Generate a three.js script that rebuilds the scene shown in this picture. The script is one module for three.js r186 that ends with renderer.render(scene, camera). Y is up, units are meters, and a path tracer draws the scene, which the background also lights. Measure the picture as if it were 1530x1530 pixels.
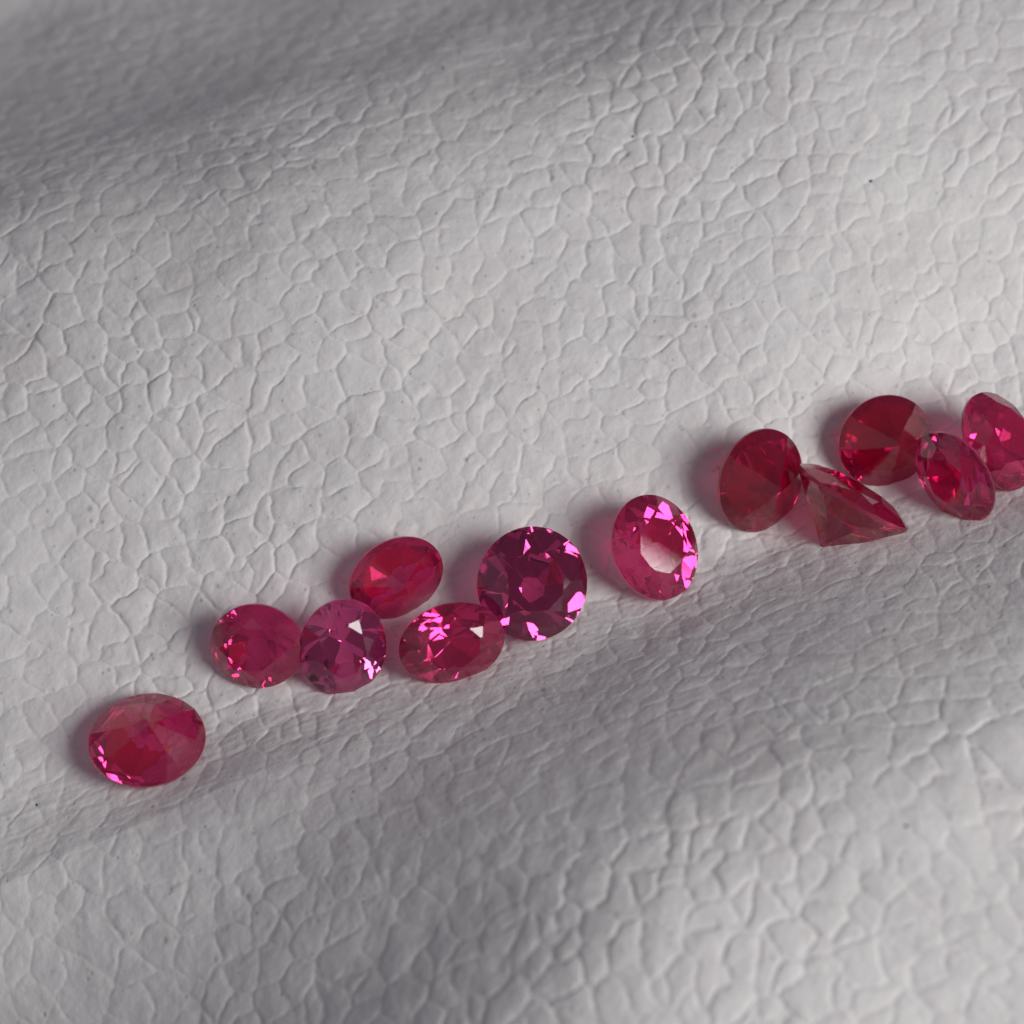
import * as THREE from 'three';
import { RectAreaLightUniformsLib } from 'three/addons/lights/RectAreaLightUniformsLib.js';
import { mergeGeometries } from 'three/addons/utils/BufferGeometryUtils.js';
import { createNoise2D } from 'simplex-noise';

// ---------------------------------------------------------------- camera, light, exposure
const MM = 0.001;
const scene = new THREE.Scene();
const FOV = 20, ELEV = 62 * Math.PI / 180, DIST = 73;                       // lengths in millimetres until they are written out
const camera = new THREE.PerspectiveCamera(FOV, 1, 0.005, 10);
camera.position.set(0, DIST * Math.sin(ELEV) * MM, DIST * Math.cos(ELEV) * MM);
camera.lookAt(0, 0, 0);
camera.focus = 0.0715;
camera.userData.fStop = 75;
camera.updateMatrixWorld(true);

scene.background = new THREE.Color(0.074, 0.070, 0.086);
RectAreaLightUniformsLib.init();
const TO_LIGHT = new THREE.Vector3(0.74, 0.66, 0.33).normalize();
const windowLight = new THREE.RectAreaLight(new THREE.Color(1, 0.982, 0.965), 8.2, 0.064, 0.079);
windowLight.name = 'window_light';
windowLight.position.copy(TO_LIGHT).multiplyScalar(0.14);
windowLight.lookAt(0, 0, 0);
scene.add(windowLight);
const fillLight = new THREE.RectAreaLight(new THREE.Color(0.96, 0.93, 1.06), 0.15, 0.42, 0.32);   // added dim fill, gives the facets contrast and lifts the shadows
fillLight.name = 'fill_light';
fillLight.position.set(-0.22, 0.27, 0.08);
fillLight.lookAt(0, 0, 0);
scene.add(fillLight);

const renderer = new THREE.WebGLRenderer({ antialias: true });
renderer.toneMapping = THREE.LinearToneMapping;
renderer.toneMappingExposure = 1.0;
renderer.shadowMap.enabled = true;

// ---------------------------------------------------------------- helpers
function rng(seed) {
  let s = seed >>> 0;
  return () => { s = (s + 0x6d2b79f5) | 0; let t = Math.imul(s ^ (s >>> 15), 1 | s); t = (t + Math.imul(t ^ (t >>> 7), 61 | t)) ^ t; return ((t ^ (t >>> 14)) >>> 0) / 4294967296; };
}
const noiseA = createNoise2D(rng(11)), noiseB = createNoise2D(rng(23)), noiseC = createNoise2D(rng(37));
const smooth = (a, b, x) => { const t = Math.min(1, Math.max(0, (x - a) / (b - a))); return t * t * (3 - 2 * t); };

// ---------------------------------------------------------------- the leather: folds first, then its grain
// u runs along the crease in which the stones lie, v across it (towards the far bank)
const CR = { x: 0, z: 2.55 }, AX = [0.925, -0.380], AV = [-0.380, -0.925];
const toUV = (x, z) => [(x - CR.x) * AX[0] + (z - CR.z) * AX[1], (x - CR.x) * AV[0] + (z - CR.z) * AV[1]];
// slope of the folded sheet across the crease: [v, rise per mm]
const SLOPES = [[-60, 0.0], [-30, 0.05], [-20, 0.16], [-15, 0.20], [-12, 0.17], [-10.2, 0.04], [-8.8, -0.20], [-7.2, -0.52], [-5, -0.70], [-2.4, -0.72], [-0.9, -0.50], [-0.1, -0.04], [1.2, 0.20], [3.2, 0.30], [6.5, 0.27], [9, 0.16], [11, 0.0], [13, -0.22], [15, -0.42], [17.5, -0.58], [20, -0.56], [22, -0.40], [26, 0.02], [30, 0], [60, 0]];
function slopeAt(v) {
  for (let i = 1; i < SLOPES.length; i++) if (v <= SLOPES[i][0] || i === SLOPES.length - 1) {
    const [v0, s0] = SLOPES[i - 1], [v1, s1] = SLOPES[i], t = Math.min(1, Math.max(0, (v - v0) / (v1 - v0)));
    return s0 + (s1 - s0) * t * t * (3 - 2 * t);
  }
}
const V0 = -70, DV = 0.05, NV = 2800, profile = new Float32Array(NV + 1), arc = new Float32Array(NV + 1);
for (let i = 1; i <= NV; i++) { const s = slopeAt(V0 + (i - 0.5) * DV); profile[i] = profile[i - 1] + s * DV; arc[i] = arc[i - 1] + Math.hypot(1, s) * DV; }
const tableAt = (t, v) => { const f = Math.min(NV - 1.001, Math.max(0, (v - V0) / DV)), i = Math.floor(f); return t[i] + (t[i + 1] - t[i]) * (f - i); };
const P0 = tableAt(profile, 0);
function warpV(u, v) {
  if (v < -2) v = -2 + (v + 2) * (1 - 0.34 * smooth(3, -12, u) - 0.16 * smooth(3, 11, u));   // the near bank is longer towards both ends
  return v + 0.5 * Math.sin(u * 0.16 + 0.6) + 0.03 * u * smooth(4, 14, Math.abs(v));
}
function fold(x, z) {
  const [u, v] = toUV(x, z);
  return tableAt(profile, warpV(u, v)) - P0
    - (0.09 + 0.62 * smooth(1, -10, v)) * (u < 0 ? Math.sqrt(u * u + 30) - Math.sqrt(30) : 0)   // the sheet drops away on the left
    + 0.22 * noiseA(u * 0.07 + 3, v * 0.09) + 0.07 * noiseB(u * 0.16, v * 0.22);
}
// pebbled grain: an irregular cell pattern laid out along the sheet itself
const CELL = 0.75, cellCache = new Map();
function cellPoint(i, j) {
  const key = i * 4096 + j;
  let c = cellCache.get(key);
  if (!c) {
    const r = rng((i * 73856093) ^ (j * 19349663) ^ 0x51ab);
    r();
    c = [i + 0.5 + (r() - 0.5) * 1.02, j + 0.5 + (r() - 0.5) * 1.02, (r() - 0.5) * 0.34, (r() - 0.5) * 2, (r() - 0.5) * 2, r(), r()];
    cellCache.set(key, c);
  }
  return c;
}
function cells(x, y, out) {
  const i0 = Math.floor(x), j0 = Math.floor(y);
  let d1 = 99, d2 = 99, d3 = 99, a = null;
  for (let j = j0 - 2; j <= j0 + 2; j++) for (let i = i0 - 2; i <= i0 + 2; i++) {
    const c = cellPoint(i, j), dx = x - c[0], dy = y - c[1], d = Math.sqrt(dx * dx + dy * dy) - c[2];
    if (d < d1) { d3 = d2; d2 = d1; d1 = d; a = c; } else if (d < d2) { d3 = d2; d2 = d; } else if (d < d3) d3 = d;
  }
  const p = d2 - d1 + 1e-5, q = d3 - d1 + 1e-5;
  out.a = a; out.edge = 1 / Math.cbrt(1 / (p * p * p) + 1.6 / (q * q * q));       // rounded corners
  out.dx = x - a[0]; out.dy = y - a[1];
  return out;
}
const co = {};
function grain(x, z) {
  const [u, v] = toUV(x, z), wv = warpV(u, v), s = tableAt(arc, wv) - 70;
  const wx = u + 0.12 * noiseA(u * 0.8, s * 0.8) + 0.035 * noiseB(u * 2.4, s * 2.4) + 0.007 * noiseA(u * 5.5, s * 5.5), wy = s + 0.12 * noiseB(u * 0.8 + 40, s * 0.8) + 0.035 * noiseC(u * 2.4, s * 2.4) + 0.007 * noiseB(u * 5.5, s * 5.5 + 9);
  // more worn and stretched in places, and flatter where the sheet is drawn down into the crease
  const soft = (0.92 + 0.38 * noiseC(u * 0.13 + 9, s * 0.13)) * (1 - 0.42 * smooth(-9, -5, wv) * smooth(1, -2, wv)) * (1 - 0.55 * smooth(12.5, 17, wv));
  // turned and drawn out a little so that rows of cells do not follow an axis; the size of the cells drifts too
  const px = (wx * 0.82 + wy * 0.57) / CELL * 0.97 + 0.5 * noiseA(u * 0.12, s * 0.12), py = (-wx * 0.57 + wy * 0.82) / CELL * 1.05 + 0.5 * noiseB(u * 0.12, s * 0.12 + 30);
  cells(px, py, co);
  const e = co.edge, shut = 0.35 + 0.65 * smooth(-0.6, 0.3, noiseA(u * 0.9 + 31, s * 0.9)); // a groove fades in places
  let h = -0.022 * Math.exp(-Math.pow(e / (0.105 + 0.06 * co.a[5]), 2)) * shut;
  const dome = Math.min(1, e / 0.8), round = Math.sqrt(1 - (1 - dome) * (1 - dome) + 0.002);
  h += (0.040 + 0.026 * co.a[6]) * round;                                      // puffed pebbles
  h += (co.dx * co.a[3] + co.dy * co.a[4]) * 0.013 * smooth(0, 0.25, e);       // each tips its own way, like a scale
  // finer creases that break up some of the larger cells
  const some = smooth(0.0, 0.6, noiseA(u * 0.5 + 70, s * 0.5));
  cells(px * 1.8 + 17.3, py * 1.8 - 5.1, co);
  h += 0.4 * some * (-0.014 * Math.exp(-Math.pow(co.edge / 0.15, 2)) + (co.dx * co.a[3] + co.dy * co.a[4]) * 0.010 * smooth(0, 0.14, co.edge));
  // fine pulled wrinkles running along the crease
  const pull = smooth(2.2, 0, Math.abs(wv + 0.8)) * 0.008 * noiseB(u * 0.9, s * 4.2) + smooth(13, 16, wv) * 0.005 * noiseC(u * 0.7, s * 3.0);
  return 0.82 * h * soft + pull + 0.016 * noiseB(u * 1.1 + 5, s * 1.1) + 0.0048 * noiseC(u * 3.4, s * 3.4) + 0.0016 * noiseA(u * 8, s * 8);
}
const leatherHeight = (x, z) => fold(x, z) + grain(x, z);

function axisSteps(lo, hi, n, far, m) {                                        // fine where the camera looks, wider steps beyond
  const a = [];
  for (let k = m; k >= 1; k--) a.push(lo - (far * (Math.pow(k / m, 2.2)) + 0.03 * k));
  for (let k = 0; k <= n; k++) a.push(lo + (hi - lo) * k / n);
  for (let k = 1; k <= m; k++) a.push(hi + far * Math.pow(k / m, 2.2) + 0.03 * k);
  return a;
}
{
  const xs = axisSteps(-14.2, 14.2, 850, 30, 30), zs = axisSteps(-17.5, 15.5, 900, 30, 30), nx = xs.length, nz = zs.length;
  const pos = new Float32Array(nx * nz * 3), nor = new Float32Array(nx * nz * 3), uv = new Float32Array(nx * nz * 2), H = new Float32Array(nx * nz), F = (i, j) => H[j * nx + i];
  for (let j = 0; j < nz; j++) for (let i = 0; i < nx; i++) H[j * nx + i] = leatherHeight(xs[i], zs[j]);
  for (let j = 0; j < nz; j++) for (let i = 0; i < nx; i++) {
    const k = j * nx + i, i0 = Math.max(0, i - 1), i1 = Math.min(nx - 1, i + 1), j0 = Math.max(0, j - 1), j1 = Math.min(nz - 1, j + 1);
    const gx = (F(i1, j) - F(i0, j)) / (xs[i1] - xs[i0]), gz = (F(i, j1) - F(i, j0)) / (zs[j1] - zs[j0]), l = Math.hypot(gx, 1, gz);
    pos.set([xs[i] * MM, H[k] * MM, zs[j] * MM], k * 3); nor.set([-gx / l, 1 / l, -gz / l], k * 3);
    const [u, v] = toUV(xs[i], zs[j]); uv.set([u / 16, (tableAt(arc, warpV(u, v)) - 70) / 16], k * 2);
  }
  const idx = [];
  for (let j = 0; j < nz - 1; j++) for (let i = 0; i < nx - 1; i++) { const a = j * nx + i, b = a + 1, c = a + nx, d = c + 1; idx.push(a, c, b, b, c, d); }
  const top = new THREE.BufferGeometry();
  top.setAttribute('position', new THREE.BufferAttribute(pos, 3)); top.setAttribute('normal', new THREE.BufferAttribute(nor, 3)); top.setAttribute('uv', new THREE.BufferAttribute(uv, 2));
  top.setIndex(idx);
  // cut edges and flesh side: the sheet is 1.4 mm thick
  const rim = [];
  for (let i = 0; i < nx; i++) rim.push(i);
  for (let j = 1; j < nz; j++) rim.push(j * nx + nx - 1);
  for (let i = nx - 2; i >= 0; i--) rim.push((nz - 1) * nx + i);
  for (let j = nz - 2; j >= 0; j--) rim.push(j * nx);
  const ep = [], ei = [];
  rim.forEach((k) => { ep.push(pos[k * 3], pos[k * 3 + 1], pos[k * 3 + 2], pos[k * 3], pos[k * 3 + 1] - 1.4 * MM, pos[k * 3 + 2]); });
  for (let k = 0; k < rim.length - 1; k++) ei.push(2 * k, 2 * k + 2, 2 * k + 1, 2 * k + 1, 2 * k + 2, 2 * k + 3);
  const base = ep.length / 3, NB = 48;
  const bx = xs[0], bX = xs[nx - 1], bz = zs[0], bZ = zs[nz - 1];
  for (let j = 0; j <= NB; j++) for (let i = 0; i <= NB; i++) { const x = bx + (bX - bx) * i / NB, z = bz + (bZ - bz) * j / NB; ep.push(x * MM, (fold(x, z) - 1.4) * MM, z * MM); }
  for (let j = 0; j < NB; j++) for (let i = 0; i < NB; i++) { const a = base + j * (NB + 1) + i, c = a + NB + 1; ei.push(a, a + 1, c, a + 1, c + 1, c); }
  const under = new THREE.BufferGeometry();
  under.setAttribute('position', new THREE.Float32BufferAttribute(ep, 3)); under.setIndex(ei); under.computeVertexNormals();
  under.setAttribute('uv', new THREE.Float32BufferAttribute(new Float32Array(ep.length / 3 * 2), 2));

  // fine relief (pores, fibre grain) and very slight tone changes, tiling every 16 mm
  const N = 1024, data = new Uint8Array(N * N * 4), tone = new Uint8Array(N * N * 4), hf = new Float32Array(N * N), r = rng(5);
  const lattice = (n, seed) => { const q = rng(seed), t = new Float32Array(n * n); for (let k = 0; k < n * n; k++) t[k] = q() * 2 - 1; return (x, y) => { const fx = x * n, fy = y * n, i = Math.floor(fx), j = Math.floor(fy), a = fx - i, b = fy - j, s = a * a * (3 - 2 * a), w = b * b * (3 - 2 * b), at = (p, o) => t[((o % n + n) % n) * n + (p % n + n) % n]; return (at(i, j) * (1 - s) + at(i + 1, j) * s) * (1 - w) + (at(i, j + 1) * (1 - s) + at(i + 1, j + 1) * s) * w; }; };
  const L1 = lattice(90, 1), L2 = lattice(190, 2), L3 = lattice(400, 3), T1 = lattice(7, 4), T2 = lattice(24, 6);
  for (let y = 0; y < N; y++) for (let x = 0; x < N; x++) { const a = x / N, b = y / N; hf[y * N + x] = 0.26 * L1(a, b) + 0.24 * L2(a, b) + 0.2 * L3(a, b); }
  const pore = new Float32Array(N * N);
  for (let k = 0; k < 480; k++) {
    const cx = r() * N, cy = r() * N, rad = 1.2 + r() * r() * 3.2, deep = 0.5 + r() * 1.3;
    for (let dy = -7; dy <= 7; dy++) for (let dx = -7; dx <= 7; dx++) {
      const X = Math.floor(cx + dx), Y = Math.floor(cy + dy), d = Math.hypot(X - cx, Y - cy) / rad, p = Math.exp(-d * d) * deep, q = (((Y % N) + N) % N) * N + ((X % N) + N) % N;
      hf[q] -= p; pore[q] = Math.max(pore[q], p);
    }
  }
  for (let k = 0; k < N * N; k++) {
    const h = Math.round(255 * Math.min(1, Math.max(0, 0.66 + hf[k] * 0.30))), a = (k % N) / N, b = Math.floor(k / N) / N;
    data.set([h, h, h, 255], k * 4);
    const t = 0.03 * T1(a, b) + 0.02 * T2(a, b), d = 1 - 0.11 * Math.min(1, pore[k]);
    tone.set([236 * (1 + t * 0.5) * d, 234 * (1 + t * 0.6) * d, 233 * (1 + t * 0.6) * d, 255].map((c) => Math.min(255, Math.round(c))), k * 4);
  }
  const tex = (d, srgb) => { const t = new THREE.DataTexture(d, N, N); t.wrapS = t.wrapT = THREE.RepeatWrapping; t.magFilter = THREE.LinearFilter; t.minFilter = THREE.LinearMipmapLinearFilter; t.generateMipmaps = true; if (srgb) t.colorSpace = THREE.SRGBColorSpace; t.needsUpdate = true; return t; };
  const leatherMat = new THREE.MeshPhysicalMaterial({ name: 'white_leather', map: tex(tone, true), bumpMap: tex(data), bumpScale: 0.00003, roughness: 0.62, specularIntensity: 0.7 });
  const leather = new THREE.Mesh(mergeGeometries([top, under]), leatherMat);
  leather.name = 'leather_surface';
  leather.userData = { kind: 'structure', label: 'white pebble-grained leather sheet folded into a shallow crease under the stones', category: 'leather' };
  leather.receiveShadow = leather.castShadow = true;
  scene.add(leather);
}

// ---------------------------------------------------------------- cut stones
// A stone is a rounded prism cut by planes, as a cutter does it: { normal, distance, kind of facet }.
function clip(faces, n, d, kind) {
  const out = [], cap = [];
  for (const f of faces) {
    const p = [];
    for (let i = 0; i < f.p.length; i++) {
      const a = f.p[i], b = f.p[(i + 1) % f.p.length], da = n.dot(a) - d, db = n.dot(b) - d;
      if (da <= 0) p.push(a);
      if ((da < 0 && db > 0) || (da > 0 && db < 0)) { const c = a.clone().lerp(b, da / (da - db)); p.push(c); cap.push(c); } else if (da === 0) cap.push(a);
    }
    if (p.length > 2) out.push({ p, kind: f.kind });
  }
  if (cap.length > 2) {
    const m = cap.reduce((s, c) => s.add(c), new THREE.Vector3()).divideScalar(cap.length), e1 = new THREE.Vector3(n.y, n.z, n.x).cross(n).normalize(), e2 = n.clone().cross(e1);
    const q = cap.map((c) => ({ c, a: Math.atan2(c.clone().sub(m).dot(e2), c.clone().sub(m).dot(e1)) })).sort((s, t) => s.a - t.a).map((o) => o.c).filter((c, i, l) => c.distanceTo(l[(i + 1) % l.length]) > 1e-7);
    if (q.length > 2) out.push({ p: q, kind });
  }
  return out;
}
function cutStone({ a, b, seed, crown = 34, pav = 41, table = 0.54, girdle = 0.035, mains = 8, wild = 1, flat = 1, phase = 0 }) {
  const r = rng(seed), j = (s) => (r() - 0.5) * 2 * s * wild, N = 72, D = Math.PI / 180;
  let faces = [];
  const ring = (z) => Array.from({ length: N }, (_, k) => new THREE.Vector3(Math.cos(k / N * 2 * Math.PI), Math.sin(k / N * 2 * Math.PI), z));
  const lo = ring(-3), hi = ring(3);
  for (let k = 0; k < N; k++) faces.push({ p: [lo[k], lo[(k + 1) % N], hi[(k + 1) % N], hi[k]], kind: 'girdle' });
  faces.push({ p: hi.slice(), kind: 'table' }, { p: lo.slice().reverse(), kind: 'pavilion' });
  const plane = (phi, alpha, reach, z, sgn, kind) => { phi += phase; const n = new THREE.Vector3(Math.cos(phi) * Math.sin(alpha), Math.sin(phi) * Math.sin(alpha), sgn * Math.cos(alpha)); faces = clip(faces, n, Math.sin(alpha) * reach + Math.cos(alpha) * z, kind); };
  const hc = (1 - table) * Math.tan(crown * D), st = 2 * Math.PI / mains;
  for (let k = 0; k < mains; k++) plane(k * st + j(0.03), (crown + j(1.5)) * D, 1 + j(0.006), girdle, 1, 'crown');
  const tt = new THREE.Vector3(flat * j(0.012), flat * j(0.012), 1).normalize();
  faces = clip(faces, tt, hc + girdle, 'table');
  for (let k = 0; k < mains; k++) plane((k + 0.5) * st + j(0.03), (crown * 0.62 + j(1.5)) * D, table * Math.cos(st / 2) * (1 + j(0.02)), hc + girdle, 1, 'crown');
  for (let k = 0; k < 2 * mains; k++) plane((k + 0.5) * st / 2 + j(0.02), (crown + 6 + j(1.5)) * D, 1 + j(0.004), girdle, 1, 'crown');
  for (let k = 0; k < mains; k++) plane(k * st + j(0.03), (pav + j(1.3)) * D, 1 + j(0.008), girdle, -1, 'pavilion');
  for (let k = 0; k < 2 * mains; k++) plane((k + 0.5) * st / 2 + j(0.02), (pav + 3 + j(1.2)) * D, 1 + j(0.006), girdle, -1, 'pavilion');
  const zs = Math.sqrt(a * b);
  for (const f of faces) f.p = f.p.map((v) => new THREE.Vector3(v.x * a, v.y * b, v.z * zs));
  return faces;
}
function facetGeometry(faces) {
  const pos = [], nor = [];
  for (const f of faces) {
    const n = new THREE.Vector3();
    for (let i = 0; i < f.p.length; i++) { const p = f.p[i], q = f.p[(i + 1) % f.p.length]; n.add(new THREE.Vector3((p.y - q.y) * (p.z + q.z), (p.z - q.z) * (p.x + q.x), (p.x - q.x) * (p.y + q.y))); }
    n.normalize();
    for (let i = 1; i < f.p.length - 1; i++) {
      for (const v of [f.p[0], f.p[i], f.p[i + 1]]) {
        pos.push(v.x * MM, v.y * MM, v.z * MM);
        if (f.kind === 'girdle') { const l = Math.hypot(v.x / (f.a * f.a), v.y / (f.b * f.b)); nor.push(v.x / (f.a * f.a) / l, v.y / (f.b * f.b) / l, 0); } else nor.push(n.x, n.y, n.z);
      }
    }
  }
  const g = new THREE.BufferGeometry();
  g.setAttribute('position', new THREE.Float32BufferAttribute(pos, 3)); g.setAttribute('normal', new THREE.Float32BufferAttribute(nor, 3));
  return g;
}
// a photograph's pixel -> the ray through it (millimetres)
const eye = new THREE.Vector3().copy(camera.position).divideScalar(MM), right = new THREE.Vector3().setFromMatrixColumn(camera.matrixWorld, 0), up = new THREE.Vector3().setFromMatrixColumn(camera.matrixWorld, 1), back = new THREE.Vector3().setFromMatrixColumn(camera.matrixWorld, 2);
const K = Math.tan(FOV / 2 * Math.PI / 180);
const rayTo = (px, py) => new THREE.Vector3().addScaledVector(right, (px / 765 - 1) * K).addScaledVector(up, (1 - py / 765) * K).sub(back).normalize();

const counts = {};
function stone(o) {
  const faces = cutStone(o);
  for (const f of faces) { f.a = o.a; f.b = o.b; }
  // table normal given as seen in the picture: x right, y up, z towards the viewer
  const n = new THREE.Vector3().addScaledVector(right, o.n[0]).addScaledVector(up, o.n[1]).addScaledVector(back, o.n[2]).normalize();
  const q = new THREE.Quaternion().setFromUnitVectors(new THREE.Vector3(0, 0, 1), n);
  // spin: direction of the long axis as an angle in the picture
  const want = new THREE.Vector3().addScaledVector(right, Math.cos(o.spin * Math.PI / 180)).addScaledVector(up, Math.sin(o.spin * Math.PI / 180));
  want.addScaledVector(n, -want.dot(n)).normalize();
  const x0 = new THREE.Vector3(1, 0, 0).applyQuaternion(q), y0 = new THREE.Vector3(0, 1, 0).applyQuaternion(q);
  q.multiply(new THREE.Quaternion().setFromAxisAngle(new THREE.Vector3(0, 0, 1), Math.atan2(want.dot(y0), want.dot(x0))));
  const verts = faces.flatMap((f) => f.p).map((v) => v.clone().applyQuaternion(q));
  const lo = verts.reduce((s, v) => s.min(v), new THREE.Vector3(9, 9, 9)), hi = verts.reduce((s, v) => s.max(v), new THREE.Vector3(-9, -9, -9));
  const mid = new THREE.Vector3();                                             // the outline's middle, as the camera sees it
  for (const ax of [right, up]) { const d = verts.map((v) => v.dot(ax)); mid.addScaledVector(ax, (Math.min(...d) + Math.max(...d)) / 2); }
  const dir = rayTo(...o.at), sink = o.sink ?? 0.17, gap = (t) => { let m = 99; for (const v of verts) { const p = v.clone().sub(mid).addScaledVector(dir, t).add(eye); m = Math.min(m, p.y - leatherHeight(p.x, p.z)); } return m; };
  let t0 = DIST - 12, t1 = DIST + 8;
  for (let k = 0; k < 26; k++) { const t = (t0 + t1) / 2; if (gap(t) > -sink) t0 = t; else t1 = t; }
  const at = new THREE.Vector3().copy(eye).addScaledVector(dir, t0 - (o.lift ?? 0)).sub(mid);
  const k = counts.ruby = (counts.ruby ?? 0) + 1, name = 'ruby' + (k > 1 ? '_' + String(k - 1).padStart(3, '0') : '');
  const tint = new THREE.Color(...(o.tint ?? RED)), glass = (roughness, color) => new THREE.MeshPhysicalMaterial({ name: 'ruby', color, roughness, transmission: o.pure ?? 0.9, ior: 1.765, thickness: 2 * o.a * MM });
  const polished = glass(o.rough ?? 0.04, tint), bruted = glass(0.32, tint.clone().lerp(new THREE.Color(0.8, 0.25, 0.4), 0.15)), g = new THREE.Group();
  for (const kind of ['table', 'crown', 'girdle', 'pavilion']) {
    const m = new THREE.Mesh(facetGeometry(faces.filter((f) => f.kind === kind)), kind === 'girdle' ? bruted : polished);
    m.name = kind; m.castShadow = m.receiveShadow = true; g.add(m);
  }
  g.name = name;
  g.quaternion.copy(q); g.position.copy(at).multiplyScalar(MM);
  g.userData = { label: o.label, category: 'gemstone', group: 'loose rubies in the leather crease' };
  scene.add(g);
}
const PX = 1 / 60.6;                                                          // millimetres per photo pixel near the crease
const RED = [0.94, 0.045, 0.225], PINK = [1.0, 0.11, 0.38], MAG = [0.96, 0.046, 0.245], DEEP = [0.74, 0.015, 0.115], PLUM = [0.76, 0.055, 0.235];
stone({ at: [220, 1106], a: 86 * PX, b: 72 * PX, n: [-0.15, -0.48, -1], spin: 18, seed: 101, tint: RED, label: 'oval crimson ruby lying alone at the lower left end of the row' });
stone({ at: [384, 965], a: 72 * PX, b: 64 * PX, n: [-0.25, -0.25, 1], spin: 10, phase: 0.25, seed: 102, tint: MAG, rough: 0.06, pure: 0.88, label: 'magenta ruby with a smooth face, just left of the sparkling pink one' });
stone({ at: [512, 967], a: 74 * PX, b: 64 * PX, n: [0.12, -0.26, 1], crown: 35, spin: 84, seed: 103, tint: PINK, pure: 0.96, rough: 0.008, label: 'light pink ruby full of sparkling facets' });
stone({ at: [592, 863], a: 74 * PX, b: 59 * PX, n: [-0.3, 0.25, -1], spin: 25, seed: 104, tint: RED, label: 'red ruby split by a grey facet, sitting above the others behind the pink one' });
stone({ at: [675, 961], a: 79 * PX, b: 60 * PX, n: [0.14, -0.2, 1], spin: 14, crown: 43, phase: 0.15, seed: 135, tint: RED, pure: 0.9, label: 'wide crimson ruby between the sparkling pink one and the largest round one' });
stone({ at: [795, 872], a: 85 * PX, b: 82 * PX, n: [0.15, 0.08, 1], spin: 70, pav: 40, seed: 302, tint: PLUM, pure: 0.97, rough: 0.03, label: 'largest round ruby, dark purple with pink facets inside' });
stone({ at: [978, 818], a: 80 * PX, b: 70 * PX, n: [0.42, 0.1435, 0.95], spin: 108, seed: 107, flat: 0, tint: MAG, rough: 0.006, label: 'pink ruby with a big white window reflection on its table' });
stone({ at: [1136, 718], a: 80 * PX, b: 71 * PX, n: [-0.42, 0.22, -0.9], spin: 80, seed: 108, tint: DEEP, rough: 0.06, pure: 0.88, label: 'dark red ruby casting a shadow on its left, at the left of the right-hand cluster' });
stone({ at: [1275, 756], a: 94 * PX, b: 74 * PX, n: [0.50, 0.86, 0.20], spin: -30, seed: 109, tint: DEEP, pav: 47, crown: 25, table: 0.6, pure: 0.9, label: 'pointed dark ruby lying on its side with culet towards the viewer' });
stone({ at: [1322, 659], a: 75 * PX, b: 69 * PX, n: [-0.2, 0.1, -1], spin: 30, seed: 110, tint: DEEP, rough: 0.05, pure: 0.88, label: 'round dark red ruby at the back of the right-hand cluster' });
stone({ at: [1427, 713], a: 76 * PX, b: 58 * PX, n: [-0.6, -0.36, 0.75], spin: -52, seed: 111, tint: MAG, label: 'purple-pink ruby leaning between the back ruby and the cut-off one' });
stone({ at: [1493, 660], a: 80 * PX, b: 64 * PX, n: [0.5, 0.24, 0.85], crown: 46, spin: -60, phase: 0.22, seed: 142, tint: MAG, label: 'pink ruby cut off by the right edge of the picture' });

// ---------------------------------------------------------------- dirt caught in the grain
function speck(px, py, size, label) {
  const r = rng(px), g = new THREE.IcosahedronGeometry(size * MM, 1), p = g.attributes.position, seen = new Map();
  for (let k = 0; k < p.count; k++) {
    const key = [p.getX(k), p.getY(k), p.getZ(k)].map((c) => Math.round(c * 1e7)).join();
    if (!seen.has(key)) seen.set(key, 0.65 + 0.7 * r());
    p.setXYZ(k, p.getX(k) * seen.get(key) * 1.25, p.getY(k) * seen.get(key) * 0.55, p.getZ(k) * seen.get(key));
  }
  g.computeVertexNormals();
  const dir = rayTo(px, py);
  let t0 = DIST - 14, t1 = DIST + 14;
  for (let k = 0; k < 30; k++) { const t = (t0 + t1) / 2, q = eye.clone().addScaledVector(dir, t); if (q.y > leatherHeight(q.x, q.z)) t0 = t; else t1 = t; }
  const m = new THREE.Mesh(g, speckMat), k = counts.speck = (counts.speck ?? 0) + 1;
  m.name = 'dirt_speck' + (k > 1 ? '_' + String(k - 1).padStart(3, '0') : '');
  m.position.copy(eye).addScaledVector(dir, t0).multiplyScalar(MM);
  m.rotation.y = r() * 3; m.castShadow = m.receiveShadow = true;
  m.userData = { label, category: 'speck', group: 'dark specks on the leather' };
  scene.add(m);
}
const speckMat = new THREE.MeshStandardMaterial({ name: 'dirt', color: new THREE.Color(0.035, 0.03, 0.026), roughness: 0.9 });
speck(1301, 270, 0.046, 'largest dark speck, on the bright leather at the upper right');
speck(662, 102, 0.035, 'tiny dark speck on the shaded far fold at the top, left of centre');
speck(945, 204, 0.035, 'tiny dark speck on the leather right of centre below the top edge');
speck(1354, 1234, 0.034, 'dark speck in the leather grain at the lower right');
speck(55, 1203, 0.028, 'tiny dark speck by the left edge below the lone oval ruby');

renderer.render(scene, camera);
